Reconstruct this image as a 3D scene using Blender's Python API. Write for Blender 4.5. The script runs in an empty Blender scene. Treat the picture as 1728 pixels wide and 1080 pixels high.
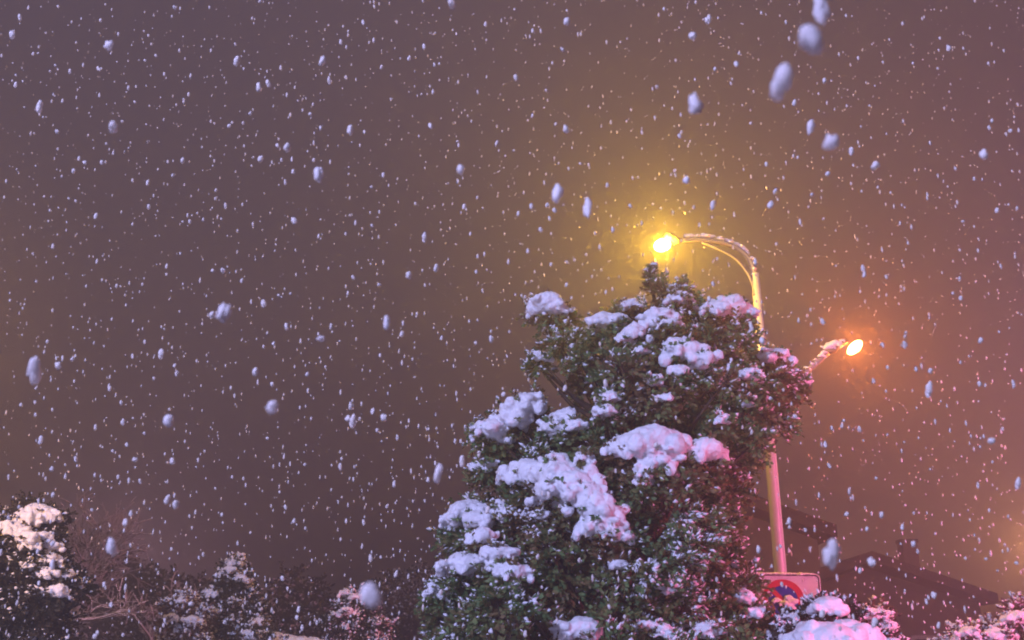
import bpy, bmesh, math, random
import numpy as np
from mathutils import Vector, Matrix
S = bpy.context.scene
C = S.collection
R = math.radians
random.seed(11); rng = np.random.default_rng(11)

# ------------------------------------------------------------------ camera
F = 1700.0; PITCH = R(19.0); EYE = Vector((0, 0, 1.6))
cam_d = bpy.data.cameras.new("camera"); cam = bpy.data.objects.new("camera", cam_d); C.objects.link(cam)
cam.location = EYE; cam.rotation_euler = (R(90) + PITCH, 0, 0)
cam_d.sensor_width = 36; cam_d.lens = 36 * F / 1728; cam_d.clip_start = 0.05; cam_d.clip_end = 1000
cam_d.dof.use_dof = True; cam_d.dof.focus_distance = 7.5; cam_d.dof.aperture_fstop = 7
S.camera = cam
S.view_settings.view_transform = 'Standard'; S.view_settings.look = 'None'
S.view_settings.exposure = 0.0; S.view_settings.gamma = 1
S.cycles.filter_width = 1.9
S.cycles.max_bounces = 5; S.cycles.diffuse_bounces = 2; S.cycles.volume_bounces = 0
S.cycles.transparent_max_bounces = 6
S.cycles.sample_clamp_indirect = 3
S.cycles.use_denoising = True

# ------------------------------------------------------------------ night sky lit by the town
w = bpy.data.worlds.new("World"); S.world = w; w.use_nodes = True
nt = w.node_tree; nt.nodes.clear()
out = nt.nodes.new('ShaderNodeOutputWorld'); bg = nt.nodes.new('ShaderNodeBackground')
tc = nt.nodes.new('ShaderNodeTexCoord'); nz = nt.nodes.new('ShaderNodeTexNoise')
nz.inputs['Scale'].default_value = 1.3; nz.inputs['Detail'].default_value = 2
rp = nt.nodes.new('ShaderNodeValToRGB')
rp.color_ramp.elements[0].position = .3; rp.color_ramp.elements[0].color = (0.118, 0.072, 0.086, 1)
rp.color_ramp.elements[1].position = .7; rp.color_ramp.elements[1].color = (0.130, 0.086, 0.120, 1)
nt.links.new(tc.outputs['Generated'], nz.inputs['Vector']); nt.links.new(nz.outputs[0], rp.inputs[0])
nt.links.new(rp.outputs[0], bg.inputs[0]); nt.links.new(bg.outputs[0], out.inputs[0])
bg.inputs[1].default_value = 0.60

# ------------------------------------------------------------------ pixel ray -> world point at depth Y
cp, sp = math.cos(PITCH), math.sin(PITCH)
def at(px, py, Y):
    u = (px - 864) / F; v = (540 - py) / F
    d = Vector((u, cp - sp * v, sp + cp * v))
    return EYE + d * (Y / d.y)
def pix(p):
    d = p - EYE; zc = d.y * cp + d.z * sp; up = -d.y * sp + d.z * cp
    return 864 + F * d.x / zc, 540 - F * up / zc

# ------------------------------------------------------------------ town lights around the place (street lights outside the view, plus added fills)
def point(name, loc, power, col, radius=.12, kind='POINT', target=None, size=1):
    l = bpy.data.lights.new(name, kind); l.energy = power; l.color = col
    if kind == 'SPOT': l.spot_size = R(size); l.spot_blend = .75
    if kind != 'AREA': l.shadow_soft_size = radius
    else: l.size = radius
    o = bpy.data.objects.new(name, l); o.location = loc; C.objects.link(o)
    if target: o.rotation_euler = (Vector(target) - Vector(loc)).to_track_quat('-Z', 'Y').to_euler()
    return o
point("cool_street_light", (-7, -7, 8.5), 21000, (.49, .51, 1.0), .4, 'SPOT', (1.6, 8.0, 3.3), 58)
point("pink_shop_light", (9.0, 2.2, 2.3), 7000, (1.0, .16, .38), .4, 'SPOT', (2.6, 9.4, 1.9), 46)
point("amber_street_light", at(-300, 720, 6.3), 250, (1.0, .44, .0), .15, 'SPOT', at(40, 900, 8.6), 60)
point("far_amber_street_light", at(-260, 560, 11), 260, (1.0, .48, .10), .2)
point("rose_street_light", (13.0, 15.0, 5.6), 1250, (1.0, .34, .55), .3)
point("warm_street_light", at(1760, 925, 32), 1000, (1.0, .42, .14), .3)
point("rear_haze_fill", at(1400, 1010, 33), 220, (1.0, .46, .36), .3)  # added fill: brightens the haze behind the houses so they stand out dark
point("mauve_haze_fill", at(170, 1010, 31), 700, (1.0, .48, .62), .3)  # added fill hidden behind the distant trees, tints the haze mauve
point("mauve_tree_fill", at(90, 1100, 14.5), 260, (1.0, .55, .80), .3, 'SPOT', at(200, 900, 19), 110)  # added fill aimed at the bare trees from the front, no real lamp

# ------------------------------------------------------------------ materials
def mat(name, col, rough=.8, metal=0, var=None, scale=8, bump=0, bscale=40, island=False, transl=0, spec=.3):
    m = bpy.data.materials.new(name); m.use_nodes = True
    t = m.node_tree; b = t.nodes['Principled BSDF']
    b.inputs['Base Color'].default_value = (*col, 1); b.inputs['Roughness'].default_value = rough
    b.inputs['Metallic'].default_value = metal; b.inputs['Specular IOR Level'].default_value = spec
    colout = None
    if var:
        r_ = t.nodes.new('ShaderNodeValToRGB')
        r_.color_ramp.elements[0].color = (*col, 1); r_.color_ramp.elements[1].color = (*var[-1], 1)
        r_.color_ramp.elements[0].position = .3 if not island else 0
        r_.color_ramp.elements[1].position = .7 if not island else 1
        for i, c in enumerate(var[:-1]):
            e = r_.color_ramp.elements.new((i + 1) / len(var)); e.color = (*c, 1)
        if island:
            g = t.nodes.new('ShaderNodeNewGeometry'); n = t.nodes.new('ShaderNodeTexNoise'); n.inputs['Scale'].default_value = 2.6; n.inputs['Detail'].default_value = 2
            c_ = t.nodes.new('ShaderNodeTexCoord'); t.links.new(c_.outputs['Object'], n.inputs['Vector'])
            a_ = t.nodes.new('ShaderNodeMath'); a_.operation = 'MULTIPLY_ADD'; a_.inputs[1].default_value = 2.2; a_.inputs[2].default_value = -.85
            t.links.new(n.outputs[0], a_.inputs[0]); b_ = t.nodes.new('ShaderNodeMath'); b_.operation = 'MULTIPLY_ADD'; b_.inputs[1].default_value = .55
            t.links.new(g.outputs['Random Per Island'], b_.inputs[0]); t.links.new(a_.outputs[0], b_.inputs[2]); t.links.new(b_.outputs[0], r_.inputs[0])
        else:
            n = t.nodes.new('ShaderNodeTexNoise'); n.inputs['Scale'].default_value = scale; n.inputs['Detail'].default_value = 6
            c_ = t.nodes.new('ShaderNodeTexCoord'); t.links.new(c_.outputs['Object'], n.inputs['Vector'])
            t.links.new(n.outputs[0], r_.inputs[0])
        t.links.new(r_.outputs[0], b.inputs['Base Color']); colout = r_.outputs[0]
    if bump:
        n = t.nodes.new('ShaderNodeTexNoise'); n.inputs['Scale'].default_value = bscale; n.inputs['Detail'].default_value = 5
        c_ = t.nodes.new('ShaderNodeTexCoord'); t.links.new(c_.outputs['Object'], n.inputs['Vector'])
        bn = t.nodes.new('ShaderNodeBump'); bn.inputs['Strength'].default_value = bump; bn.inputs['Distance'].default_value = .02
        t.links.new(n.outputs[0], bn.inputs['Height']); t.links.new(bn.outputs[0], b.inputs['Normal'])
    if transl:
        tr = t.nodes.new('ShaderNodeBsdfTranslucent'); mx = t.nodes.new('ShaderNodeMixShader'); mx.inputs[0].default_value = transl
        tr.inputs[0].default_value = (*col, 1)
        if colout: t.links.new(colout, tr.inputs[0])
        t.links.new(b.outputs[0], mx.inputs[1]); t.links.new(tr.outputs[0], mx.inputs[2])
        t.links.new(mx.outputs[0], t.nodes['Material Output'].inputs[0])
    return m
M = {}
M['snow'] = mat('snow', (.80, .81, .84), .75, var=[(.88, .89, .92)], scale=9, bump=.5, bscale=45)
M['flake'] = mat('snowflake_white', (.90, .85, .80), .7, transl=.35)
M['needles'] = mat('evergreen_needles', (.075, .15, .055), .55, var=[(.12, .23, .08), (.20, .27, .09), (.20, .16, .07), (.22, .13, .06)], island=True, transl=.3)  # last brown tone puts amber lamp light into the leaf colour
M['darkleaf'] = mat('dark_shrub_leaves', (.03, .032, .02), .6, var=[(.05, .05, .03), (.08, .06, .045)], island=True, transl=.25)
M['russet'] = mat('russet_shrub_leaves', (.10, .05, .035), .6, var=[(.16, .08, .06), (.22, .12, .10)], island=True, transl=.3)
M['bark'] = mat('bark', (.05, .032, .022), .9, var=[(.11, .075, .05)], scale=18, bump=.8, bscale=30)
M['pole'] = mat('galvanised_steel', (.50, .50, .52), .5, metal=.25, var=[(.62, .61, .62)], scale=5, bump=.15, bscale=25)
M['arm'] = mat('lamp_arm_paint', (.20, .18, .19), .6, var=[(.27, .25, .26)], scale=7, bump=.1, bscale=25)
M['housing'] = mat('lamp_housing_paint', (.10, .095, .10), .6, var=[(.14, .13, .14)], scale=10)
M['signwhite'] = mat('sign_white', (.74, .74, .76), .4, var=[(.80, .80, .82)], scale=14)
M['signblack'] = mat('sign_black', (.02, .02, .025), .5)
M['signred'] = mat('sign_red', (.55, .01, .07), .4, var=[(.62, .015, .08)], scale=14)
M['signblue'] = mat('sign_blue', (.02, .03, .36), .4, var=[(.025, .04, .42)], scale=14)
M['plaster'] = mat('house_plaster', (.10, .055, .035), .9, var=[(.14, .08, .05)], scale=1.2, bump=.4, bscale=12)
M['plaster_dark'] = mat('house_plaster_dark', (.09, .055, .04), .9, var=[(.12, .075, .05)], scale=1.5, bump=.4, bscale=12)
M['tile'] = mat('roof_tiles', (.03, .016, .012), .9, var=[(.05, .026, .02)], scale=4, bump=.6, bscale=20)
M['glass'] = mat('window_glass', (.02, .02, .025), .1, spec=.6)
M['frame'] = mat('window_frame_paint', (.35, .30, .27), .6)
M['ground'] = mat('ground_snow', (.74, .75, .78), .85, var=[(.84, .85, .88)], scale=1.5, bump=.8, bscale=6)
M['road'] = mat('slushy_asphalt', (.05, .05, .055), .6, var=[(.55, .55, .58)], scale=1.1, bump=.6, bscale=9)
M['kerb'] = mat('kerb_stone', (.32, .31, .30), .9, var=[(.42, .41, .40)], scale=6, bump=.5, bscale=20)
def airy(m, k):
    t = m.node_tree; o = t.nodes['Material Output']; src = o.inputs[0].links[0].from_socket
    tr = t.nodes.new('ShaderNodeBsdfTransparent'); mx = t.nodes.new('ShaderNodeMixShader'); mx.inputs[0].default_value = k
    t.links.new(src, mx.inputs[1]); t.links.new(tr.outputs[0], mx.inputs[2]); t.links.new(mx.outputs[0], o.inputs[0])
airy(M['flake'], .2)
M['near_flake'] = mat('near_snowflake_white', (.90, .86, .84), .7, transl=.35); airy(M['near_flake'], .22)
def emit(name, col, strength, see=.85):
    m = bpy.data.materials.new(name); m.use_nodes = True; t = m.node_tree; t.nodes.clear()
    o = t.nodes.new('ShaderNodeOutputMaterial'); e = t.nodes.new('ShaderNodeEmission'); tr = t.nodes.new('ShaderNodeBsdfTransparent')
    mx = t.nodes.new('ShaderNodeMixShader'); mx.inputs[0].default_value = see
    e.inputs[0].default_value = (*col, 1); e.inputs[1].default_value = strength
    t.links.new(e.outputs[0], mx.inputs[1]); t.links.new(tr.outputs[0], mx.inputs[2]); t.links.new(mx.outputs[0], o.inputs[0])
    return m
M['lens_yellow'] = emit('lit_lens_yellow', (1.0, .80, .28), 60)
M['lens_orange'] = emit('lit_lens_orange', (1.0, .62, .22), 60)

# ------------------------------------------------------------------ helpers
def link(name, me, m, parent=None, smooth=True):
    o = bpy.data.objects.new(name, me); C.objects.link(o)
    if m: me.materials.append(m)
    if smooth: me.shade_smooth()
    if parent: o.parent = parent
    return o
def from_bm(name, bm, m, parent=None, smooth=False):
    me = bpy.data.meshes.new(name); bm.to_mesh(me); bm.free()
    return link(name, me, m, parent, smooth)
def raw(name, V, Fc, m, parent=None, smooth=False):
    me = bpy.data.meshes.new(name); me.from_pydata(V, [], Fc); me.update()
    return link(name, me, m, parent, smooth)
def tag(o, label, cat, group=None, kind=None):
    if label: o['label'] = label
    if cat: o['category'] = cat
    if group: o['group'] = group
    if kind: o['kind'] = kind
    return o
def thing(name, loc, label, cat, group=None):
    o = bpy.data.objects.new(name, None); C.objects.link(o); o.location = loc; o.empty_display_size = .2
    return tag(o, label, cat, group)
def box(bm, x0, x1, y0, y1, z0, z1):
    vs = [bm.verts.new(p) for p in ((x0,y0,z0),(x1,y0,z0),(x1,y1,z0),(x0,y1,z0),(x0,y0,z1),(x1,y0,z1),(x1,y1,z1),(x0,y1,z1))]
    for f in ((3,2,1,0),(4,5,6,7),(0,1,5,4),(1,2,6,5),(2,3,7,6),(3,0,4,7)): bm.faces.new([vs[i] for i in f])
def tube(bm, pts, rad, n=10, cap=True):
    pts = [Vector(p) for p in pts]; rings = []
    for i, p in enumerate(pts):
        t = (pts[min(i+1, len(pts)-1)] - pts[max(i-1, 0)]).normalized()
        a = t.cross(Vector((0, 1, 0.02)));
        if a.length < .1: a = t.cross(Vector((1, 0, 0)))
        a.normalize(); b = t.cross(a); r = rad[i] if hasattr(rad, '__len__') else rad
        rings.append([bm.verts.new(p + (a*math.cos(k*2*math.pi/n) + b*math.sin(k*2*math.pi/n))*r) for k in range(n)])
    for q in range(len(rings)-1):
        for k in range(n): bm.faces.new([rings[q][k], rings[q][(k+1) % n], rings[q+1][(k+1) % n], rings[q+1][k]])
    if cap and n > 2: bm.faces.new(rings[0][::-1]); bm.faces.new(rings[-1])
def smoothpath(pts, k=6):
    P = [Vector(p) for p in pts]; o = []
    for i in range(len(P)-1):
        a = P[max(i-1,0)]; b = P[i]; c = P[i+1]; d = P[min(i+2, len(P)-1)]
        for j in range(k):
            t = j/k
            o.append(.5*((2*b) + (c-a)*t + (2*a-5*b+4*c-d)*t*t + (3*b-a-3*c+d)*t**3))
    return o + [P[-1]]
def ico(sub):
    bm = bmesh.new(); bmesh.ops.create_icosphere(bm, subdivisions=sub, radius=1)
    V = np.array([v.co[:] for v in bm.verts]); Fc = np.array([[v.index for v in f.verts] for f in bm.faces]); bm.free()
    return V, Fc
ICO0, ICO1, ICO2 = ico(1), ico(2), ico(3)
def blobs_mesh(name, cen, rad, m, parent, base=ICO0, jitter=.25, elong=None):
    """many small lumps as one mesh: cen (n,3), rad (n,3)"""
    V0, F0 = base; n = len(cen)
    cen = np.array(cen); rad = np.array(rad)
    V = V0[None] * (1 + rng.uniform(-jitter, jitter, (n, len(V0), 1))) * rad[:, None, :] + cen[:, None, :]
    Fc = F0[None] + (np.arange(n) * len(V0))[:, None, None]
    me = bpy.data.meshes.new(name); me.from_pydata(V.reshape(-1, 3).tolist(), [], Fc.reshape(-1, 3).tolist()); me.update()
    return link(name, me, m, parent, True)
CLOUD = bpy.data.textures.new('lumps', 'CLOUDS'); CLOUD.noise_scale = .09; CLOUD.noise_depth = 3
CLOUDF = bpy.data.textures.new('fine_lumps', 'CLOUDS'); CLOUDF.noise_scale = .03; CLOUDF.noise_depth = 2
def snow_mass(balls, parent, voxel=.014, name='snow_clump', mod=None, disp=.045):
    """balls: list of (Vector, r) -> a merged, lumpy snow load"""
    V = []; Fc = []
    V0, F0 = ICO1
    for c, r in balls:
        subs = [(c-Vector((0, 0, r*.08)), r*.92, r*.92, r*.60)]
        for k in range(26):
            a = random.uniform(0, 6.28); q = r*random.uniform(.5, 1.3); s = r*random.uniform(.09, .36)
            subs.append((c + Vector((math.cos(a)*q, math.sin(a)*q*.8, (random.uniform(-.45, .3)-.35*(q/r-.5))*r)), s, s, s*random.uniform(.6, 1.3)))
        for cc, a, b, d in subs:
            n = len(V); V += [(cc.x+v[0]*a, cc.y+v[1]*b, cc.z+v[2]*d) for v in V0]; Fc += [tuple(int(i)+n for i in f) for f in F0]
    o = raw(name, V, Fc, M['snow'], None, True)
    m_ = o.modifiers.new('r', 'REMESH'); m_.mode = 'VOXEL'; m_.voxel_size = voxel; m_.use_smooth_shade = True
    m_ = o.modifiers.new('s', 'SMOOTH'); m_.iterations = 3; m_.factor = .6
    m_ = o.modifiers.new('d', 'DISPLACE'); m_.texture = CLOUD; m_.strength = disp; m_.mid_level = .5; m_.texture_coords = 'GLOBAL'
    m_ = o.modifiers.new('d2', 'DISPLACE'); m_.texture = CLOUDF; m_.strength = disp*.6; m_.mid_level = .5; m_.texture_coords = 'GLOBAL'
    dg = bpy.context.evaluated_depsgraph_get(); me = bpy.data.meshes.new_from_object(o.evaluated_get(dg))
    old = o.data; o.modifiers.clear(); o.data = me; bpy.data.meshes.remove(old); me.name = name
    me.shade_smooth()
    if parent:
        o.parent = parent; o.matrix_parent_inverse = parent.matrix_world.inverted()
    return o
def keep(o, parent):
    bpy.context.view_layer.update()
    o.parent = parent; o.matrix_parent_inverse = Matrix.Translation(-parent.location)
    return o

# ------------------------------------------------------------------ ground, road, kerb
def sheet(name, x0, x1, y0, y1, z, m, n=60, amp=.05):
    V = []; Fc = []
    for j in range(n+1):
        for i in range(n+1):
            x = x0+(x1-x0)*i/n; y = y0+(y1-y0)*j/n
            V.append((x, y, z + amp*(math.sin(x*.7+1)*math.cos(y*.53)+.5*math.sin(x*1.9+y*1.3))))
    for j in range(n):
        for i in range(n):
            a = j*(n+1)+i; Fc.append((a, a+1, a+n+2, a+n+1))
    return tag(raw(name, V, Fc, m, None, True), None, None, kind='structure')
sheet('ground', -170, 170, -30, 240, 0, M['ground'], 110, .04)
bm = bmesh.new(); box(bm, -170, 170, 14.4, 14.6, -.1, .20); tag(from_bm('kerb', bm, M['kerb']), None, None, kind='structure')
sheet('road', -170, 170, 14.6, 21.0, .075, M['road'], 60, 0)

# ------------------------------------------------------------------ foliage machinery
def edge_dist(poly, x, y):
    inside = False; best = 1e9; n = len(poly)
    for i in range(n):
        x1, y1 = poly[i]; x2, y2 = poly[(i+1) % n]
        if (y1 > y) != (y2 > y) and x < (x2-x1)*(y-y1)/(y2-y1)+x1: inside = not inside
        dx, dy = x2-x1, y2-y1; t = max(0, min(1, ((x-x1)*dx+(y-y1)*dy)/(dx*dx+dy*dy+1e-9)))
        best = min(best, math.hypot(x-x1-t*dx, y-y1-t*dy))
    return best if inside else -best
def fronds(clumps, axis, leaf=(.055, .011), ntw=20, nl=13, dens=1.0):
    """clumps: (centre, radius, n_mult). Returns leaf verts/faces and upper twig points"""
    LV = []; tops = []; TW = []
    for c, r, k in clumps:
        o = Vector((c.x-axis.x, c.y-axis.y, 0));
        o = o.normalized() if o.length > .05 else Vector((0, -1, 0))
        for t in range(int(ntw*k*dens)):
            d = Vector((random.gauss(0, 1), random.gauss(0, 1), random.gauss(0, .8))).normalized()
            d = (d + o*.5 + Vector((0, 0, .25))).normalized()
            L = r*random.uniform(.75, 1.35); bend = Vector((0, 0, -L*random.uniform(-.1, .45)))
            side = d.cross(Vector((0, 0, 1)));
            side = side.normalized() if side.length > .05 else Vector((1, 0, 0))
            TW.append((c.copy(), c + d*L*.5 + bend*.2, c + d*L + bend))
            up2 = side.cross(d)
            for q in range(nl):
                u = .3+.7*(q+random.random())/nl
                p = c + d*(L*u) + bend*(u*u)
                sgn = 1 if q % 2 else -1
                ld = (d*random.uniform(.4, 1) + side*sgn*random.uniform(.3, 1) + up2*random.uniform(-.5, .7)).normalized()
                ll = leaf[0]*random.uniform(.6, 1.3)*(1.15-.5*u); wv = ld.cross(Vector((random.gauss(0,1), random.gauss(0,1), random.gauss(0,1))))
                wv = wv.normalized()*leaf[1]*random.uniform(.7, 1.4)
                LV += [p, p+ld*ll*.5+wv, p+ld*ll, p+ld*ll*.45-wv]
                if q % 2 == 0: tops.append((p, ld, ll, c, r))
    return LV, tops, TW
def plant(name, label, cat, poly, Y, half, cr, spacing, masses=(), dust=.3, leafmat='needles', leaf=(.055, .011), ntw=20, nl=12,
          group=None, dref=150, base_px=None, trunk_r=.09, dustfn=None, extra=(), voxel=.011, layers=3, dsz=(.010,.022), mparts=True, front=0.0, disp=.034, inset=0, mscale=1.32, poke=.34, dj=.12):
    # centre of the crown on the ground
    bx = base_px if base_px else sum(p[0] for p in poly)/len(poly)
    root_pos = Vector((at(bx, 1000, Y).x, Y, 0))
    root = thing(name, root_pos, label, cat, group)
    def depth(x, y):
        d = edge_dist(poly, x, y)
        if d <= 0: return 0.0
        t = min(1, d/dref); return half*math.sqrt(max(0, 1-(1-t)**2))
    allb = [(x, y, r) for m_ in masses for x, y, r in m_]
    xs = [p[0] for p in poly]; ys = [p[1] for p in poly]
    pts = []
    tries = 0
    while tries < 9000:
        tries += 1
        x = random.uniform(min(xs), max(xs)); y = random.uniform(min(ys), max(ys))
        if edge_dist(poly, x, y) < spacing*.22+inset: continue
        if any((x-a)**2+(y-b)**2 < spacing*spacing for a, b in pts): continue
        pts.append((x, y))
    clumps = []
    fronts = []
    for x, y in pts:
        h = depth(x, y); f_ = random.uniform(-dj, dj)*half
        if any((x-a)**2+(y-b)**2 < (r*1.3+24)**2 for a, b, r in allb): f_ = abs(f_)*.6
        yf = Y-h+f_-front*(h/half if half else 0)*0
        covered = any((x-a)**2+(y-b)**2 < (r*.85)**2 for a, b, r in allb)
        k = random.uniform(.75, 1.2)
        if not covered: c = at(x, y, yf); clumps.append((c, cr*k*random.choice((.75, 1, 1.15)), random.choice((.7, 1, 1.2)))); fronts.append((c, x, y))
        if layers >= 2 and h > half*.25: clumps.append((at(x+random.uniform(-1, 1)*spacing*.4, y, Y+random.uniform(-.3, .3)*half), cr*1.15, .7))
        if layers >= 3 and h > half*.25: clumps.append((at(x, y, Y+h*.9), cr*1.1, .7))
    mass_objs = []
    for m_ in masses:
        balls = []
        for x, y, r in m_:
            h = depth(x, y); p = at(x, y, Y-h-.12); rr = r*mscale/F*(p-EYE).length
            balls.append((p, rr))
            cl = p + Vector((0, .10, -rr*.9)); clumps.append((cl, max(cr*.8, rr*.95), 1.1))
            clumps.append((p + Vector((0, .22, -rr*.2)), max(cr*.7, rr*.9), .6)); clumps.append((p + Vector((0, .0, -rr*.35)), max(cr*.55, rr*1.0), poke))
        mass_objs.append(keep(snow_mass(balls, None, voxel, disp=disp), root))
    xtra = [(at(x, y, Y-.35), cr*k, .8) for x, y, k in extra]
    LV, tops, TW = fronds(clumps+xtra, root_pos, leaf, ntw, nl)
    n = len(LV)//4
    o = raw('crown', [tuple(v) for v in LV], [(4*i, 4*i+1, 4*i+2, 4*i+3) for i in range(n)], M[leafmat]); keep(o, root)
    # trunk with limbs and twigs
    ztop = max(c.z for c, r, k in clumps)
    bm = bmesh.new(); zs = [0, .15, ztop*.3, ztop*.6, ztop*.93]
    ax = [root_pos + Vector((.05*math.sin(z*2.1), .04*math.cos(z*1.7), z)) for z in zs]
    axp = smoothpath(ax, 4); tube(bm, axp, [trunk_r*(1.25 if i == 0 else 1)*(1-.85*i/(len(axp)-1)) for i in range(len(axp))], 9)
    for c, r, k in clumps:
        z0 = max(.1, c.z - .5*math.hypot(c.x-root_pos.x, c.y-root_pos.y) - .1); a = root_pos + Vector((0, 0, min(z0, ztop*.9)))
        mid = a.lerp(c, .55) + Vector((random.uniform(-.05, .05), 0, -.06))
        tube(bm, [a, mid, c], [trunk_r*.28, trunk_r*.16, trunk_r*.07], 4, False)
    if xtra: tube(bm, [at(1085, 560, Y), at(1104, 505, Y-.2)] + [c for c, r, k in xtra], [.02, .016, .012, .009, .006], 6, False)
    for a, b, c in TW[::2]: tube(bm, [a, b, c], [.0045, .003, .0015], 3, False)
    keep(from_bm('trunk', bm, M['bark'], None, True), root)
    # light snow caught on the twigs
    SV = []; SF = []
    for p, ld, ll, c, r in tops:
        x, y = pix(p)
        pr = (dustfn(x, y) if dustfn else dust) * (.15, .4, .9, 1.7, 2.8)[int(abs(c.x*917+c.z*1331)) % 5]
        if random.random() < pr*(1.7 if p.z > c.z else .5):
            wd = random.uniform(*dsz)*random.choice((.45, .6, .8, 1.15)); L = ll*random.uniform(.5, 1.1)
            a = p + Vector((0, 0, wd*.7)); b = a + ld*L; mid = a.lerp(b, random.uniform(.35, .65))
            sd = ld.cross(Vector((0, 0, 1))); sd = sd.normalized() if sd.length > .05 else Vector((1, 0, 0)); up = sd.cross(ld)
            n_ = len(SV); a -= ld*wd*.6; b += ld*wd*.4
            SV += [tuple(v) for v in (a, b, mid+sd*wd*random.uniform(.6, 1.2), mid+up*wd*random.uniform(.5, 1.1), mid-sd*wd*random.uniform(.6, 1.2), mid-up*wd*random.uniform(.4, .9))]
            for f in ((0,2,3),(0,3,4),(0,4,5),(0,5,2),(1,3,2),(1,4,3),(1,5,4),(1,2,5)): SF.append(tuple(k_+n_ for k_ in f))
    if SV: keep(raw('twig_snow', SV, SF, M['snow'], None, True), root)
    return root

# ------------------------------------------------------------------ the big evergreen
POLY = [(722,1000),(745,940),(752,880),(775,850),(845,835),(870,812),(838,800),(790,788),(798,768),(850,770),(845,748),(798,720),(850,700),(858,672),(900,664),
        (935,690),(965,650),(935,625),(898,600),(900,575),(930,560),(900,530),(898,512),(925,495),(960,520),(985,540),(1050,508),(1085,500),(1100,475),(1158,474),(1190,505),(1240,503),
        (1260,522),(1262,580),(1312,597),(1342,640),(1322,690),(1352,715),(1312,765),(1268,795),(1238,862),(1255,930),(1288,972),(1302,1010),(1320,1070),
        (1345,1200),(1320,1360),(1200,1430),(950,1430),(780,1360),(715,1200)]
MASSES = [
 [(925,510,24),(945,522,14)],
 [(885,680,24),(862,702,22),(900,672,16)], [(828,722,22),(812,718,12),(845,738,14)], [(950,708,24),(930,722,15),(972,716,14)],
 [(812,785,13),(828,780,10)],
 [(1020,542,22),(1040,538,14)], [(1063,513,13)], [(1070,560,18),(1055,570,13)], [(1115,535,22),(1100,548,15),(1128,545,13)],
 [(1236,515,23),(1214,520,17),(1252,527,15),(1192,521,13)], [(1160,590,24),(1180,605,22),(1140,580,15)],
 [(1310,600,18),(1297,602,12)], [(1142,626,13)], [(1102,640,12)], [(1265,630,14)], [(1025,690,15),(1030,668,11)], [(910,600,12)],
 [(1145,500,13),(1148,485,10)], [(1120,670,10)], [(1220,705,10)], [(1263,680,9)], [(1345,640,13)], [(1080,590,10)],
 [(1100,742,36),(1065,748,27),(1105,775,24),(1085,795,18),(1128,762,24),(1040,755,18),(1085,812,13)], [(1190,755,26),(1208,762,17),(1160,770,13)],
 [(895,795,30),(870,800,18),(915,800,20)],
 [(945,800,34),(965,815,34),(930,830,24),(940,775,16),(990,830,28),(1010,855,30),(1015,882,27),(1034,894,20),(1052,903,14),(985,770,12)],
 [(790,862,28),(772,875,18),(805,875,20)], [(838,858,20),(855,865,14)], [(812,902,18)], [(785,948,26),(768,960,16)],
 [(838,930,20),(835,950,14)], [(866,963,21),(850,955,12)], [(915,868,12)], [(742,985,15)], [(735,1000,12)],
 [(985,1058,26),(965,1065,18),(945,1055,13)], [(1118,1062,15)], [(1190,1062,17),(1205,1058,12)], [(1130,990,13)], [(1045,950,13)], [(1255,1005,14)], [(1270,1030,13)], [(1090,1055,12)]]
def dustfn(x, y):
    v = .18
    for a, b, r, k in ((930,540,60,.35),(1130,520,90,.4),(1250,600,80,.15),(1180,640,70,.15),(1000,640,70,.12),(760,960,60,.45),(1170,1000,160,.42),
                       (1330,720,50,.28),(880,880,120,.1),(1060,700,60,.2),(1120,870,80,-.12),(900,1020,70,.05),(1170,720,80,-.08)):
        d = math.hypot(x-a, y-b)
        if d < r: v += k*(1-d/r)
    return max(.03, v*.95)
plant('evergreen_tree', 'tall bushy evergreen tree loaded with thick lumps of snow in front of the street lamp', 'tree',
      POLY, 8.0, 1.0, .15, 30, MASSES, leafmat='needles', dustfn=dustfn, base_px=1060, trunk_r=.11,
      extra=[(1100,484,.4),(1096,468,.22),(1099,455,.14)], ntw=20, nl=13, leaf=(.062, .0125), inset=10, dj=.42)

# ------------------------------------------------------------------ other plants
plant('snowy_shrub', 'shrub under a smooth thick pink lit snow load right below the no parking sign', 'shrub',
      [(1318,1062),(1345,1040),(1385,1012),(1420,1020),(1470,1062),(1515,1110),(1530,1200),(1500,1380),(1330,1400),(1290,1200)], 7.3, .55, .11, 26,
      [[(1338,1040,9)],[(1398,1020,20),(1412,1018,10)],[(1375,1068,30),(1350,1078,22),(1400,1075,36),(1430,1062,26),(1455,1082,34),(1480,1100,34),(1420,1100,40),(1375,1110,44)]],
      dust=.35, leafmat='darkleaf', base_px=1400, trunk_r=.05, disp=.018, mscale=1.25, poke=.05)
plant('snowy_shrub', 'small round pale shrub of snow caked twigs behind the pink snow slope', 'shrub',
      [(1448,1035),(1470,1024),(1492,1032),(1508,1065),(1510,1130),(1490,1300),(1450,1300),(1440,1120)], 9.5, .22, .10, 20,
      [[(1466,1034,12),(1482,1034,11)],[(1496,1052,9)]], dust=.95, leafmat='russet', base_px=1475, trunk_r=.03, dsz=(.014,.026))
plant('red_shrub', 'red lit snowy shrub at the bottom right corner', 'shrub',
      [(1600,1075),(1625,1058),(1665,1060),(1700,1040),(1712,1010),(1735,1000),(1800,990),(1840,1100),(1840,1300),(1600,1300),(1590,1120)], 10.0, .5, .13, 24,
      [[(1635,1066,12)],[(1680,1070,14)],[(1716,1040,12)]], dust=.9, leafmat='russet', base_px=1720, trunk_r=.05, dsz=(.016,.03))
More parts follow.
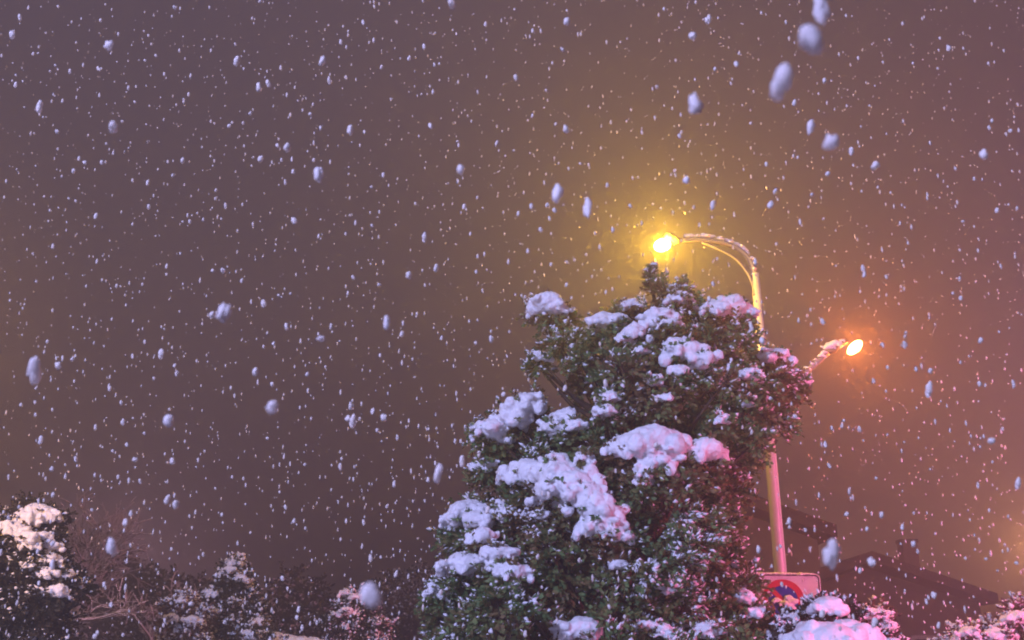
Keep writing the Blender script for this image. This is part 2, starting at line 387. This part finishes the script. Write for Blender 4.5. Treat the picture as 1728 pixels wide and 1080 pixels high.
plant('snowy_tree', 'dark leafy tree with amber lit snow lumps at the left edge', 'tree',
      [(-120,900),(-60,860),(0,875),(30,858),(70,848),(98,860),(92,900),(105,935),(135,975),(128,1010),(110,1060),(120,1200),(60,1350),(-140,1350),(-160,1100)], 9.0, .7, .14, 25,
      [[(62,862,17),(45,872,16),(25,890,15),(85,866,13)],[(45,905,14),(50,920,10)],[(80,920,14),(82,942,14),(72,905,10)],[(75,965,12)],[(112,968,11),(128,982,10),(100,958,8)],[(97,995,14)],[(2,870,10)],[(-30,880,20),(-60,870,18)],[(50,955,8)]],
      dust=.12, leafmat='darkleaf', base_px=0, trunk_r=.08, dref=110)
plant('small_conifer', 'small narrow conifer with snow on its tip left of the evergreen', 'conifer',
      [(395,938),(412,955),(415,985),(440,1010),(445,1040),(440,1180),(400,1230),(350,1230),(335,1100),(352,1030),(345,1005),(362,990),(372,962)], 12.5, .4, .13, 22,
      [[(398,948,8),(388,960,8)],[(405,975,9),(378,968,7)],[(360,1000,8)],[(437,1048,9),(425,1050,7)],[(362,1030,7)]], dust=.3, leafmat='darkleaf', base_px=392, trunk_r=.05, dsz=(.014,.03), layers=3)
plant('rounded_shrub', 'rounded pinkish snow dusted shrub just left of the small conifer', 'shrub',
      [(262,1050),(285,1018),(300,1003),(325,1005),(345,1030),(352,1060),(350,1230),(260,1230)], 12.0, .4, .13, 22,
      [[(290,1040,8)],[(325,1045,10)],[(308,1012,7)]], dust=.8, leafmat='russet', base_px=305, trunk_r=.04, dsz=(.014,.028))
plant('low_shrub', 'dark low shrub with snow on top midway between the conifer and the evergreen', 'shrub',
      [(552,1035),(570,1005),(590,990),(612,998),(625,1030),(655,1055),(665,1200),(545,1200)], 13.5, .45, .15, 22,
      [[(585,1000,8),(598,1006,7)],[(585,1030,9),(570,1038,7)],[(635,1050,6)]], dust=.3, leafmat='darkleaf', base_px=602, trunk_r=.05, dsz=(.015,.03))
FAR = [('wide pale purple tree mass behind the bare trees at left', [(60,1000),(90,930),(140,905),(200,925),(240,960),(270,1020),(280,1200),(60,1200)], 26),
       ('dark bushy tree in the haze behind the small conifer', [(200,1010),(240,970),(300,980),(360,990),(380,1060),(380,1200),(200,1200)], 24),
       ('dark distant tree standing right of the small conifer', [(432,1040),(450,985),(490,968),(520,985),(545,1020),(550,1200),(430,1200)], 23),
       ('dark distant tree left of the evergreen in the haze', [(620,1040),(640,985),(690,955),(740,960),(780,1010),(790,1200),(620,1200)], 24)]
for lb, po, yy in FAR:
    plant('distant_tree', lb, 'tree', po, yy, 1.3, .45, 26, [], dust=.5, leafmat='darkleaf', leaf=(.16, .04), ntw=18, nl=10, trunk_r=.12, group=None, dsz=(.02,.05), layers=2)
# snow topped hedge, low, along the far side
def hedge():
    a = at(425, 1058, 12.0); b = at(585, 1082, 12.6)
    root = thing('hedge', (a+b)/2*1 - Vector((0, 0, ((a+b)/2).z)), 'low hedge with an even snow top at the bottom edge beside the small conifer', 'hedge')
    cl = []; balls = []
    n = 9
    for i in range(n):
        p = a.lerp(b, i/(n-1))
        for z in np.arange(.2, p.z-.1, .28): 
            for dy in (-.15, .2): cl.append((Vector((p.x, p.y+dy, z)), .2, .8))
        balls.append((p + Vector((0, .03, -.08)), .13))
    LV, tops, TW = fronds(cl, Vector(((a.x+b.x)/2, 12.3, 0)), (.06, .014), 16, 10)
    k = len(LV)//4
    keep(raw('leaves', [tuple(v) for v in LV], [(4*i, 4*i+1, 4*i+2, 4*i+3) for i in range(k)], M['darkleaf']), root)
    keep(snow_mass(balls, None, .025, 'snow_top'), root)
hedge()

# ------------------------------------------------------------------ bare trees in the haze, snow on every twig
def bare_tree(label, bpx, Y, H, seed, spread=.55):
    rd = random.Random(seed)
    root_pos = Vector((at(bpx, 1000, Y).x, Y, 0)); root = thing('bare_tree', root_pos, label, 'tree')
    bm = bmesh.new(); sn = bmesh.new()
    def grow(p, d, L, r, lvl):
        pts = [p]; dd = d.copy()
        for i in range(4):
            dd = (dd + Vector((rd.gauss(0, .16), rd.gauss(0, .16), rd.gauss(0.02, .1)))).normalized(); pts.append(pts[-1]+dd*L/4)
        n = 6 if lvl < 2 else 3
        tube(bm, pts, [r*(1-.13*i) for i in range(5)], n, False)
        if lvl >= 1:
            tube(sn, [q+Vector((0, 0, r*.8+.006)) for q in pts[:]], [max(.008, r*.8)*rd.uniform(.7, 1.6) for _ in pts], 4, True)
        if lvl < 5:
            for i in range(2 + (lvl > 0) + (rd.random() < .6)):
                k = rd.choice((2, 3, 4)) if lvl else rd.choice((3, 4))
                nd = (dd + Vector((rd.gauss(0, spread), rd.gauss(0, spread), rd.gauss(.05, .4)))).normalized()
                grow(pts[k], nd, L*rd.uniform(.55, .8), r*.55, lvl+1)
    grow(root_pos, Vector((0, 0, 1)), H*.36, H*.018, 0)
    keep(from_bm('trunk', bm, M['bark'], None, True), root); keep(from_bm('branch_snow', sn, M['snow'], None, True), root)
bare_tree('hazy bare tree with snow on every twig right of the amber lit tree', 190, 18.0, 5.0, 5)
bare_tree('bare snow dusted tree standing behind the amber lit tree at the left edge', 50, 20.0, 6.3, 8)
bare_tree('sparse bare tree with snowy twigs just left of the rounded shrub', 245, 20.0, 4.0, 21)

# ------------------------------------------------------------------ street lamp
PY = 10.0
def snow_line(pts, r, parent, z=.0, name='snow'):
    balls = []
    for i, p in enumerate(pts):
        balls.append((p+Vector((random.uniform(-.01, .01), 0, r*.7+z+random.uniform(-.006, .006))), r*random.uniform(.75, 1.25)))
    return keep(snow_mass(balls, None, .01, name, disp=.015), parent)
lamp = thing('street_lamp', (2.595, PY, 0), 'tall grey street lamp with two snowy arms, yellow light left and orange light right', 'street lamp')
bm = bmesh.new(); top = at(1275, 462, PY)
tube(bm, [(2.595, PY, 0), (2.595, PY, .02)], .17, 20); tube(bm, [(2.595, PY, .024), (2.595, PY, 1.0), (2.595, PY, 3.5), (2.595, PY, top.z)], [.070, .066, .056, .042], 20)
keep(from_bm('pole', bm, M['pole'], None, True), lamp)
bm = bmesh.new()
a1 = smoothpath([at(1275,500,PY), at(1273,465,PY), at(1262,435,9.97), at(1238,416,9.9), at(1205,407,9.8), at(1172,405,9.7), at(1140,407,9.62)], 7)
tube(bm, a1, [.036]*8+[.027]*(len(a1)-8), 12); keep(from_bm('arm', bm, M['arm'], None, True), lamp)
bm = bmesh.new(); a2 = smoothpath([at(1274,492,PY), at(1262,462,9.97), at(1240,436,9.9), at(1205,417,9.8), at(1185,409,9.75)], 6)
tube(bm, a2, .014, 8); keep(from_bm('brace', bm, M['arm'], None, True), lamp)
bm = bmesh.new(); a3 = smoothpath([at(1294,706,PY), at(1318,668,10.02), at(1350,637,10.08), at(1378,613,10.14), at(1396,596,10.2)], 6)
tube(bm, a3, .027, 12); keep(from_bm('arm', bm, M['arm'], None, True), lamp)
bm = bmesh.new(); tube(bm, [(2.595, PY, at(1294,720,PY).z), (2.595, PY, at(1294,690,PY).z)], .085, 20); keep(from_bm('collar', bm, M['pole'], None, True), lamp)
snow_line(a1[6:-3:2], .033, lamp, .03); snow_line(a3[4:-2:2], .036, lamp, .02)
def head(p0, p1, lens_mat, light_name, power, col, lens_scale=(.105, .08, .07), ldir=None, hs=1):
    """cobra head from p0 (arm end) to p1 (lens centre)"""
    d = (p1-p0); L = d.length; x = d.normalized(); y = Vector((0, 0, 1)).cross(x).normalized(); z = x.cross(y)
    Mx = Matrix((x, y, z)).transposed().to_4x4(); Mx.translation = p0
    bm = bmesh.new(); prof = [(-.03, .035, .03), (.03, .05, .045), (L*.2, .06, .05), (L*.35, .065, .05), (L*.50, .075, .062), (L*.62, .085, .070), (L*.64, .03, .03)]
    rings = []
    for u, wy, hz in prof:
        rings.append([bm.verts.new(Mx @ Vector((u, math.cos(k*math.pi/7)*wy*hs, (.045 if u > L*.3 else 0)*hs + (math.sin(k*math.pi/7)*hz if k <= 7 else math.sin(k*math.pi/7)*hz*(.45 if u < L*.6 else .1))*hs))) for k in range(14)])
    for q in range(len(rings)-1):
        for k in range(14): bm.faces.new([rings[q][k], rings[q][(k+1)%14], rings[q+1][(k+1)%14], rings[q+1][k]])
    bm.faces.new(rings[0][::-1]); bm.faces.new(rings[-1])
    h = keep(from_bm('lamp_head', bm, M['housing'], None, True), lamp)
    V0, F0 = ICO2
    if ldir: x = ldir.normalized(); y = Vector((0, 0, 1)).cross(x).normalized(); z = x.cross(y)
    V = [tuple(p1 + x*(v[0]*lens_scale[0]) + y*(v[1]*lens_scale[1]) + z*(v[2]*lens_scale[2]-.012)) for v in V0]
    le = raw('lens', V, [tuple(map(int, f)) for f in F0], lens_mat, None, True)
    le.parent = h
    point(light_name, p1 - z*.012, power, col, .035)
    return h
head(at(1146,407,9.64), at(1117,412,9.55), M['lens_yellow'], 'yellow_lamp_light', 385, (1.0, .53, .02), (.095, .08, .068))
head(at(1398,594,10.2), at(1441,585,10.35), M['lens_orange'], 'orange_lamp_light', 225, (1.0, .21, .02), (.105, .06, .055), ldir=at(1456,571,10.35)-at(1426,600,10.35))
hp = [at(1398,588,10.2), at(1408,582,10.2), at(1420,576,10.25)]
keep(snow_mass([(hp[0]+Vector((0,0,.02)), .06), (hp[1]+Vector((0,0,.02)), .06), (hp[2], .045)], None, .01, 'snow', disp=.02), lamp)

# ------------------------------------------------------------------ no parking sign on the pole
SY = 9.86
c0 = at(1380, 968, SY); zt = c0.z; xr = c0.x; pw = .60; ph = .62
cx = xr - pw/2; cz = zt - ph/2
sign = thing('no_parking_sign', (cx, SY, cz), 'white rectangular no parking sign with red ring and blue disc on the lamp pole', 'sign')
sign.rotation_euler = (0, R(1.5), R(-12))
def rrect(w_, h_, r_, n=6):
    P = []
    for sx, sy, a0 in ((1, 1, 0), (-1, 1, 90), (-1, -1, 180), (1, -1, 270)):
        for k in range(n+1):
            a = R(a0+90*k/n); P.append((sx*(w_/2-r_)+math.cos(a)*r_, sy*(h_/2-r_)+math.sin(a)*r_))
    return P
def plate(name, outer, y0, y1, m, inner=None):
    bm = bmesh.new()
    O0 = [bm.verts.new((x, y0, z)) for x, z in outer]; O1 = [bm.verts.new((x, y1, z)) for x, z in outer]; n = len(O0)
    for k in range(n): bm.faces.new([O0[k], O1[k], O1[(k+1) % n], O0[(k+1) % n]])
    if inner:
        I0 = [bm.verts.new((x, y0, z)) for x, z in inner]; I1 = [bm.verts.new((x, y1, z)) for x, z in inner]
        for k in range(n):
            bm.faces.new([O0[k], O0[(k+1) % n], I0[(k+1) % n], I0[k]]); bm.faces.new([I1[k], I1[(k+1) % n], O1[(k+1) % n], O1[k]])
            bm.faces.new([I0[k], I0[(k+1) % n], I1[(k+1) % n], I1[k]])
    else: bm.faces.new(O0[::-1]); bm.faces.new(O1)
    bmesh.ops.recalc_face_normals(bm, faces=bm.faces)
    return from_bm(name, bm, m, sign)
def circ(r_, n=48, ox=0, oz=0): return [(ox+r_*math.cos(k*2*math.pi/n), oz+r_*math.sin(k*2*math.pi/n)) for k in range(n)]
plate('panel', rrect(pw, ph, .045), 0, .012, M['signwhite'])
plate('border', rrect(pw-.02, ph-.02, .038), -.003, 0, M['signblack'], rrect(pw-.042, ph-.042, .03))
oz = ph/2-.25; ox = -.05
plate('blue_disc', circ(.142, 48, ox, oz), -.003, 0, M['signblue'])
plate('red_ring', circ(.195, 48, ox, oz), -.006, 0, M['signred'], circ(.138, 48, ox, oz))
bm = bmesh.new(); box(bm, -.139, .139, -.0055, -.0032, -.021, .021); s_ = from_bm('slash', bm, M['signred'], sign); s_.location = (ox, 0, oz); s_.rotation_euler = (0, R(45), 0)
for zz in (.16, -.16):
    bm = bmesh.new(); box(bm, -.09, .09, .012, .05, zz-.015, zz+.015); from_bm('bracket', bm, M['pole'], sign)
bpy.context.view_layer.update()
def onsign(x, z, y=-.012): return sign.matrix_world @ Vector((x, y, z))
def sparent(o): o.parent = sign; o.matrix_parent_inverse = sign.matrix_world.inverted(); return o
sparent(snow_mass([(onsign(-.26+.018*i, ph/2+.002, .006), .016*random.uniform(.7, 1.5)) for i in range(29)], None, .007, 'snow_cap', disp=.01))
sparent(snow_mass([(onsign(ox+.055, oz+.035, 0), .04), (onsign(ox+.09, oz+.0, 0), .045), (onsign(ox+.01, oz-.02, 0), .05), (onsign(ox-.06, oz+.01, 0), .04), (onsign(ox+.05, oz-.06, 0), .06)], None, .008, 'snow_patch', disp=.02))

# ------------------------------------------------------------------ houses in the haze
def window(parent, x, y, z, w_, h_):
    bm = bmesh.new()
    box(bm, x-w_/2-.07, x+w_/2+.07, y-.05, y-.002, z-h_/2-.07, z-h_/2); box(bm, x-w_/2-.07, x+w_/2+.07, y-.05, y-.002, z+h_/2, z+h_/2+.07)
    box(bm, x-w_/2-.07, x-w_/2, y-.05, y-.002, z-h_/2, z+h_/2); box(bm, x+w_/2, x+w_/2+.07, y-.05, y-.002, z-h_/2, z+h_/2)
    box(bm, x-.03, x+.03, y-.045, y-.002, z-h_/2, z+h_/2)
    f = from_bm('window', bm, M['frame'], parent)
    bm = bmesh.new(); box(bm, x-w_/2, x-.03, y-.02, y-.003, z-h_/2, z+h_/2); box(bm, x+.03, x+w_/2, y-.02, y-.003, z-h_/2, z+h_/2)
    from_bm('pane', bm, M['glass'], f)
def prism(bm, pts, y0, y1):
    a = [bm.verts.new((x, y0, z)) for x, z in pts]; b = [bm.verts.new((x, y1, z)) for x, z in pts]; n = len(a)
    bm.faces.new(a); bm.faces.new(b[::-1])
    for k in range(n): bm.faces.new([a[k], b[k], b[(k+1) % n], a[(k+1) % n]])
    bmesh.ops.recalc_face_normals(bm, faces=bm.faces)
def house(label, ridge, eave, Y, depth_, wallm, chim=None):
    """ridge/eave: picture points of the gable peak and right eave; the left half mirrors"""
    rp_ = at(*ridge, Y); ep = at(*eave, Y); hw = ep.x-rp_.x
    root = thing('house', (rp_.x, Y, 0), label, 'house')
    ze = ep.z; zr = rp_.z; w_ = hw*.93; zw = zr-(zr-ze)*.93-.25
    bm = bmesh.new(); prism(bm, [(-w_, 0), (w_, 0), (w_, zw), (0, zr-.3), (-w_, zw)], 0, depth_); from_bm('wall', bm, wallm, root)
    bm = bmesh.new(); prism(bm, [(-hw, ze-.2), (0, zr-.2), (hw, ze-.2), (hw, ze), (0, zr), (-hw, ze)], -.5, depth_+.5); r_ = from_bm('roof', bm, M['tile'], root)
    if chim:
        cpnt = at(*chim[:2], Y+1.5); wch = chim[2]/F*Y
        bm = bmesh.new(); xx = cpnt.x-rp_.x; box(bm, xx-wch/2, xx+wch/2, 1.2, 1.2+wch, ze-.2, cpnt.z); box(bm, xx-wch/2-.02, xx+wch/2+.02, 1.18, 1.22+wch, cpnt.z, cpnt.z+.08)
        from_bm('chimney', bm, wallm, r_)
    for z in (1.5, 4.1):
        if z+.8 > zw: continue
        for x in (-w_*.6, 0, w_*.6): window(root, x, 0, z, 1.1, 1.3)
    bm = bmesh.new(); box(bm, w_*.25, w_*.25+.95, -.06, -.002, 0, 2.1); d_ = from_bm('door', bm, M['frame'], root)
house('brown gabled house behind the lamp pole and sign, dim in the haze', (1130, 795), (1396, 892), 17.0, 8, M['plaster'])
house('faint low house with a square chimney right of the gabled house', (1458, 934), (1665, 1004), 22.0, 8, M['plaster_dark'], chim=(1527, 918, 26))
house('dim low house at the right edge beyond the red lit shrub', (1790, 1000), (1950, 1045), 27.0, 8, M['plaster_dark'])

# ------------------------------------------------------------------ falling snow
def flake_mesh(i, parts, el):
    V0, F0 = ICO1; V = []; Fc = []
    for k in range(parts):
        s = random.uniform(.55, 1) if k else 1
        off = (random.uniform(-.5, .5)*(k > 0), random.uniform(-.4, .4)*(k > 0), random.uniform(-.8, .8)*(k > 0)*el)
        n = len(V); ph_ = [random.uniform(0, 6) for _ in range(3)]
        for v in V0:
            q = 1+.3*math.sin(3*v[0]+ph_[0])*math.cos(4*v[1]+ph_[1])+random.uniform(-.22, .22)
            V.append((v[0]*s*q*.5+off[0]*.5, v[1]*s*q*.5+off[1]*.5, v[2]*s*q*.5*el+off[2]*.5))
        Fc += [tuple(int(a)+n for a in f) for f in F0]
    me = bpy.data.meshes.new('snowflake'); me.from_pydata(V, [], Fc); me.update(); me.materials.append(M['flake']); me.shade_smooth()
    return me
FM = [flake_mesh(i, random.choice((2, 3, 4)), random.uniform(.85, 1.25)) for i in range(16)]
def flake(p, wdt, hgt, label, group=None):
    o = bpy.data.objects.new('snowflake', random.choice(FM)); C.objects.link(o)
    o.location = p; o.scale = (wdt*.85, wdt*.85, hgt*(.62 if group else .80))
    o.rotation_euler = (random.uniform(-.25, .25), random.uniform(-.15, .25), random.uniform(0, 6.28))
    if not group: o.material_slots[0].link = 'OBJECT'; o.material_slots[0].material = M['near_flake']
    return tag(o, label, 'snowflake', group)
G = 'snowflakes falling through the night air'; GL = 'pale snowflake falling through the night air, one of very many alike'
BIG = [(1372,68,38,48,'largest blurred snowflake near the top edge at right'),(1385,18,26,60,'tall blurred snowflake on the top edge above the largest one'),
 (1320,135,34,52,'big bluish blurred snowflake just below left of the largest one'),(1172,178,24,38,'large white snowflake high above the yellow lamp'),
 (1402,240,26,34,'lumpy snowflake high above the orange lamp'),(1368,212,13,26,'slim snowflake just left above the lumpy one over the orange lamp'),
 (941,325,19,36,'bright white snowflake to the upper left of the yellow lamp'),(992,355,13,36,'faint tall snowflake between the yellow lamp and the bright snowflake'),
 (537,295,15,26,'squarish bright snowflake in the open left half of the sky'),(184,77,14,19,'bright round snowflake near the top left corner'),
 (377,528,20,34,'wide pale snowflake in mid sky above the small conifer'),(55,622,18,38,'lavender snowflake above the amber lit tree at left'),
 (461,684,20,22,'bright square snowflake above the small conifer and hedge'),(285,710,16,28,'tapered pale snowflake above the rounded shrub'),
 (741,795,13,34,'lavender snowflake just left of the evergreen at mid height'),(624,1005,30,46,'large faint lavender snowflake over the low dark shrub'),
 (1403,940,22,42,'large faint grey snowflake right above the no parking sign'),(652,545,11,30,'narrow pale snowflake left of the top of the evergreen'),
 (541,573,14,6,'small bright sideways snowflake in mid sky'),(190,925,16,24,'pale snowflake in front of the hazy bare tree')]
for x, y, a, b, lb in BIG:
    Y = F*.0125/a; Y = max(.5, min(Y, 1.4)); p = at(x, y, Y); d = (p-EYE).length
    flake(p, a/F*d*1.0, b/F*d, lb)
MED = [(20,60,9,16),(191,217,15,18),(399,105,9,22),(544,103,10,24),(591,220,10,26),(485,250,11,17),(440,268,9,22),(357,532,10,12),(98,617,10,18),(291,778,9,18),
 (297,852,10,18),(648,705,10,16),(431,628,10,18),(777,285,14,24),(1470,950,12,18),(763,8,13,18),(956,36,11,18),(1195,35,9,20),(1168,62,13,15),(1242,108,8,20),
 (870,130,8,14),(1300,346,9,20),(1158,305,12,20),(716,400,8,20),(690,465,10,18),(1674,744,12,18),(1718,815,9,20),(1660,262,13,20),(436,148,9,20),(66,182,9,28),(829,572,8,18),(1479,278,12,14),(955,218,11,22)]
for x, y, a, b in MED:
    p = at(x, y, max(1.0, F*.011/a)); d = (p-EYE).length; flake(p, a/F*d, b/F*d, GL, G)
fl = []
N = 10500
DMAX = 9.5
# even through the air in front of the camera, wider than the view
while len(fl) < N:
    Y = DMAX*random.random()**(1/3)
    if Y < 2.3: continue
    x = random.uniform(-260, 1988); y = random.uniform(-200, 1250)
    if random.random() < .6 and edge_dist(POLY, x, y) > 0: continue
    p = at(x, y, Y)
    s = random.choice((.007, .0085, .010, .0125, .015))*random.uniform(.8, 1.2)
    fl.append((s*F/(p-EYE).length*(1 if (0 < x < 1728 and 0 < y < 1080) else 0), p, s))
fl.sort(key=lambda t: -t[0])
for a, p, s in fl[:247]: flake(p, s, s*random.uniform(1.1, 2.6), GL, G)
rest = fl[247:]
V0, F0 = ICO0
o = blobs_mesh('snowfall', [tuple(p) for a, p, s in rest], [(s*.5, s*.5, s*.5*random.uniform(1.1, 2.8)) for a, p, s in rest], M['flake'], None, jitter=.3)
tag(o, 'countless tiny distant snowflakes filling the night air', 'snowfall', kind='stuff')

# ------------------------------------------------------------------ the snowy air
bm = bmesh.new(); box(bm, -175, 175, -35, 245, -1.2, 14)
hz = from_bm('haze', bm, None); tag(hz, None, None, kind='stuff')
m = bpy.data.materials.new('snowy_air'); m.use_nodes = True; t = m.node_tree; t.nodes.clear()
o_ = t.nodes.new('ShaderNodeOutputMaterial'); pv = t.nodes.new('ShaderNodeVolumePrincipled')
pv.inputs['Color'].default_value = (.9, .9, .92, 1); pv.inputs['Density'].default_value = .031; pv.inputs['Anisotropy'].default_value = .5
t.links.new(pv.outputs[0], o_.inputs['Volume']); hz.data.materials.append(m)
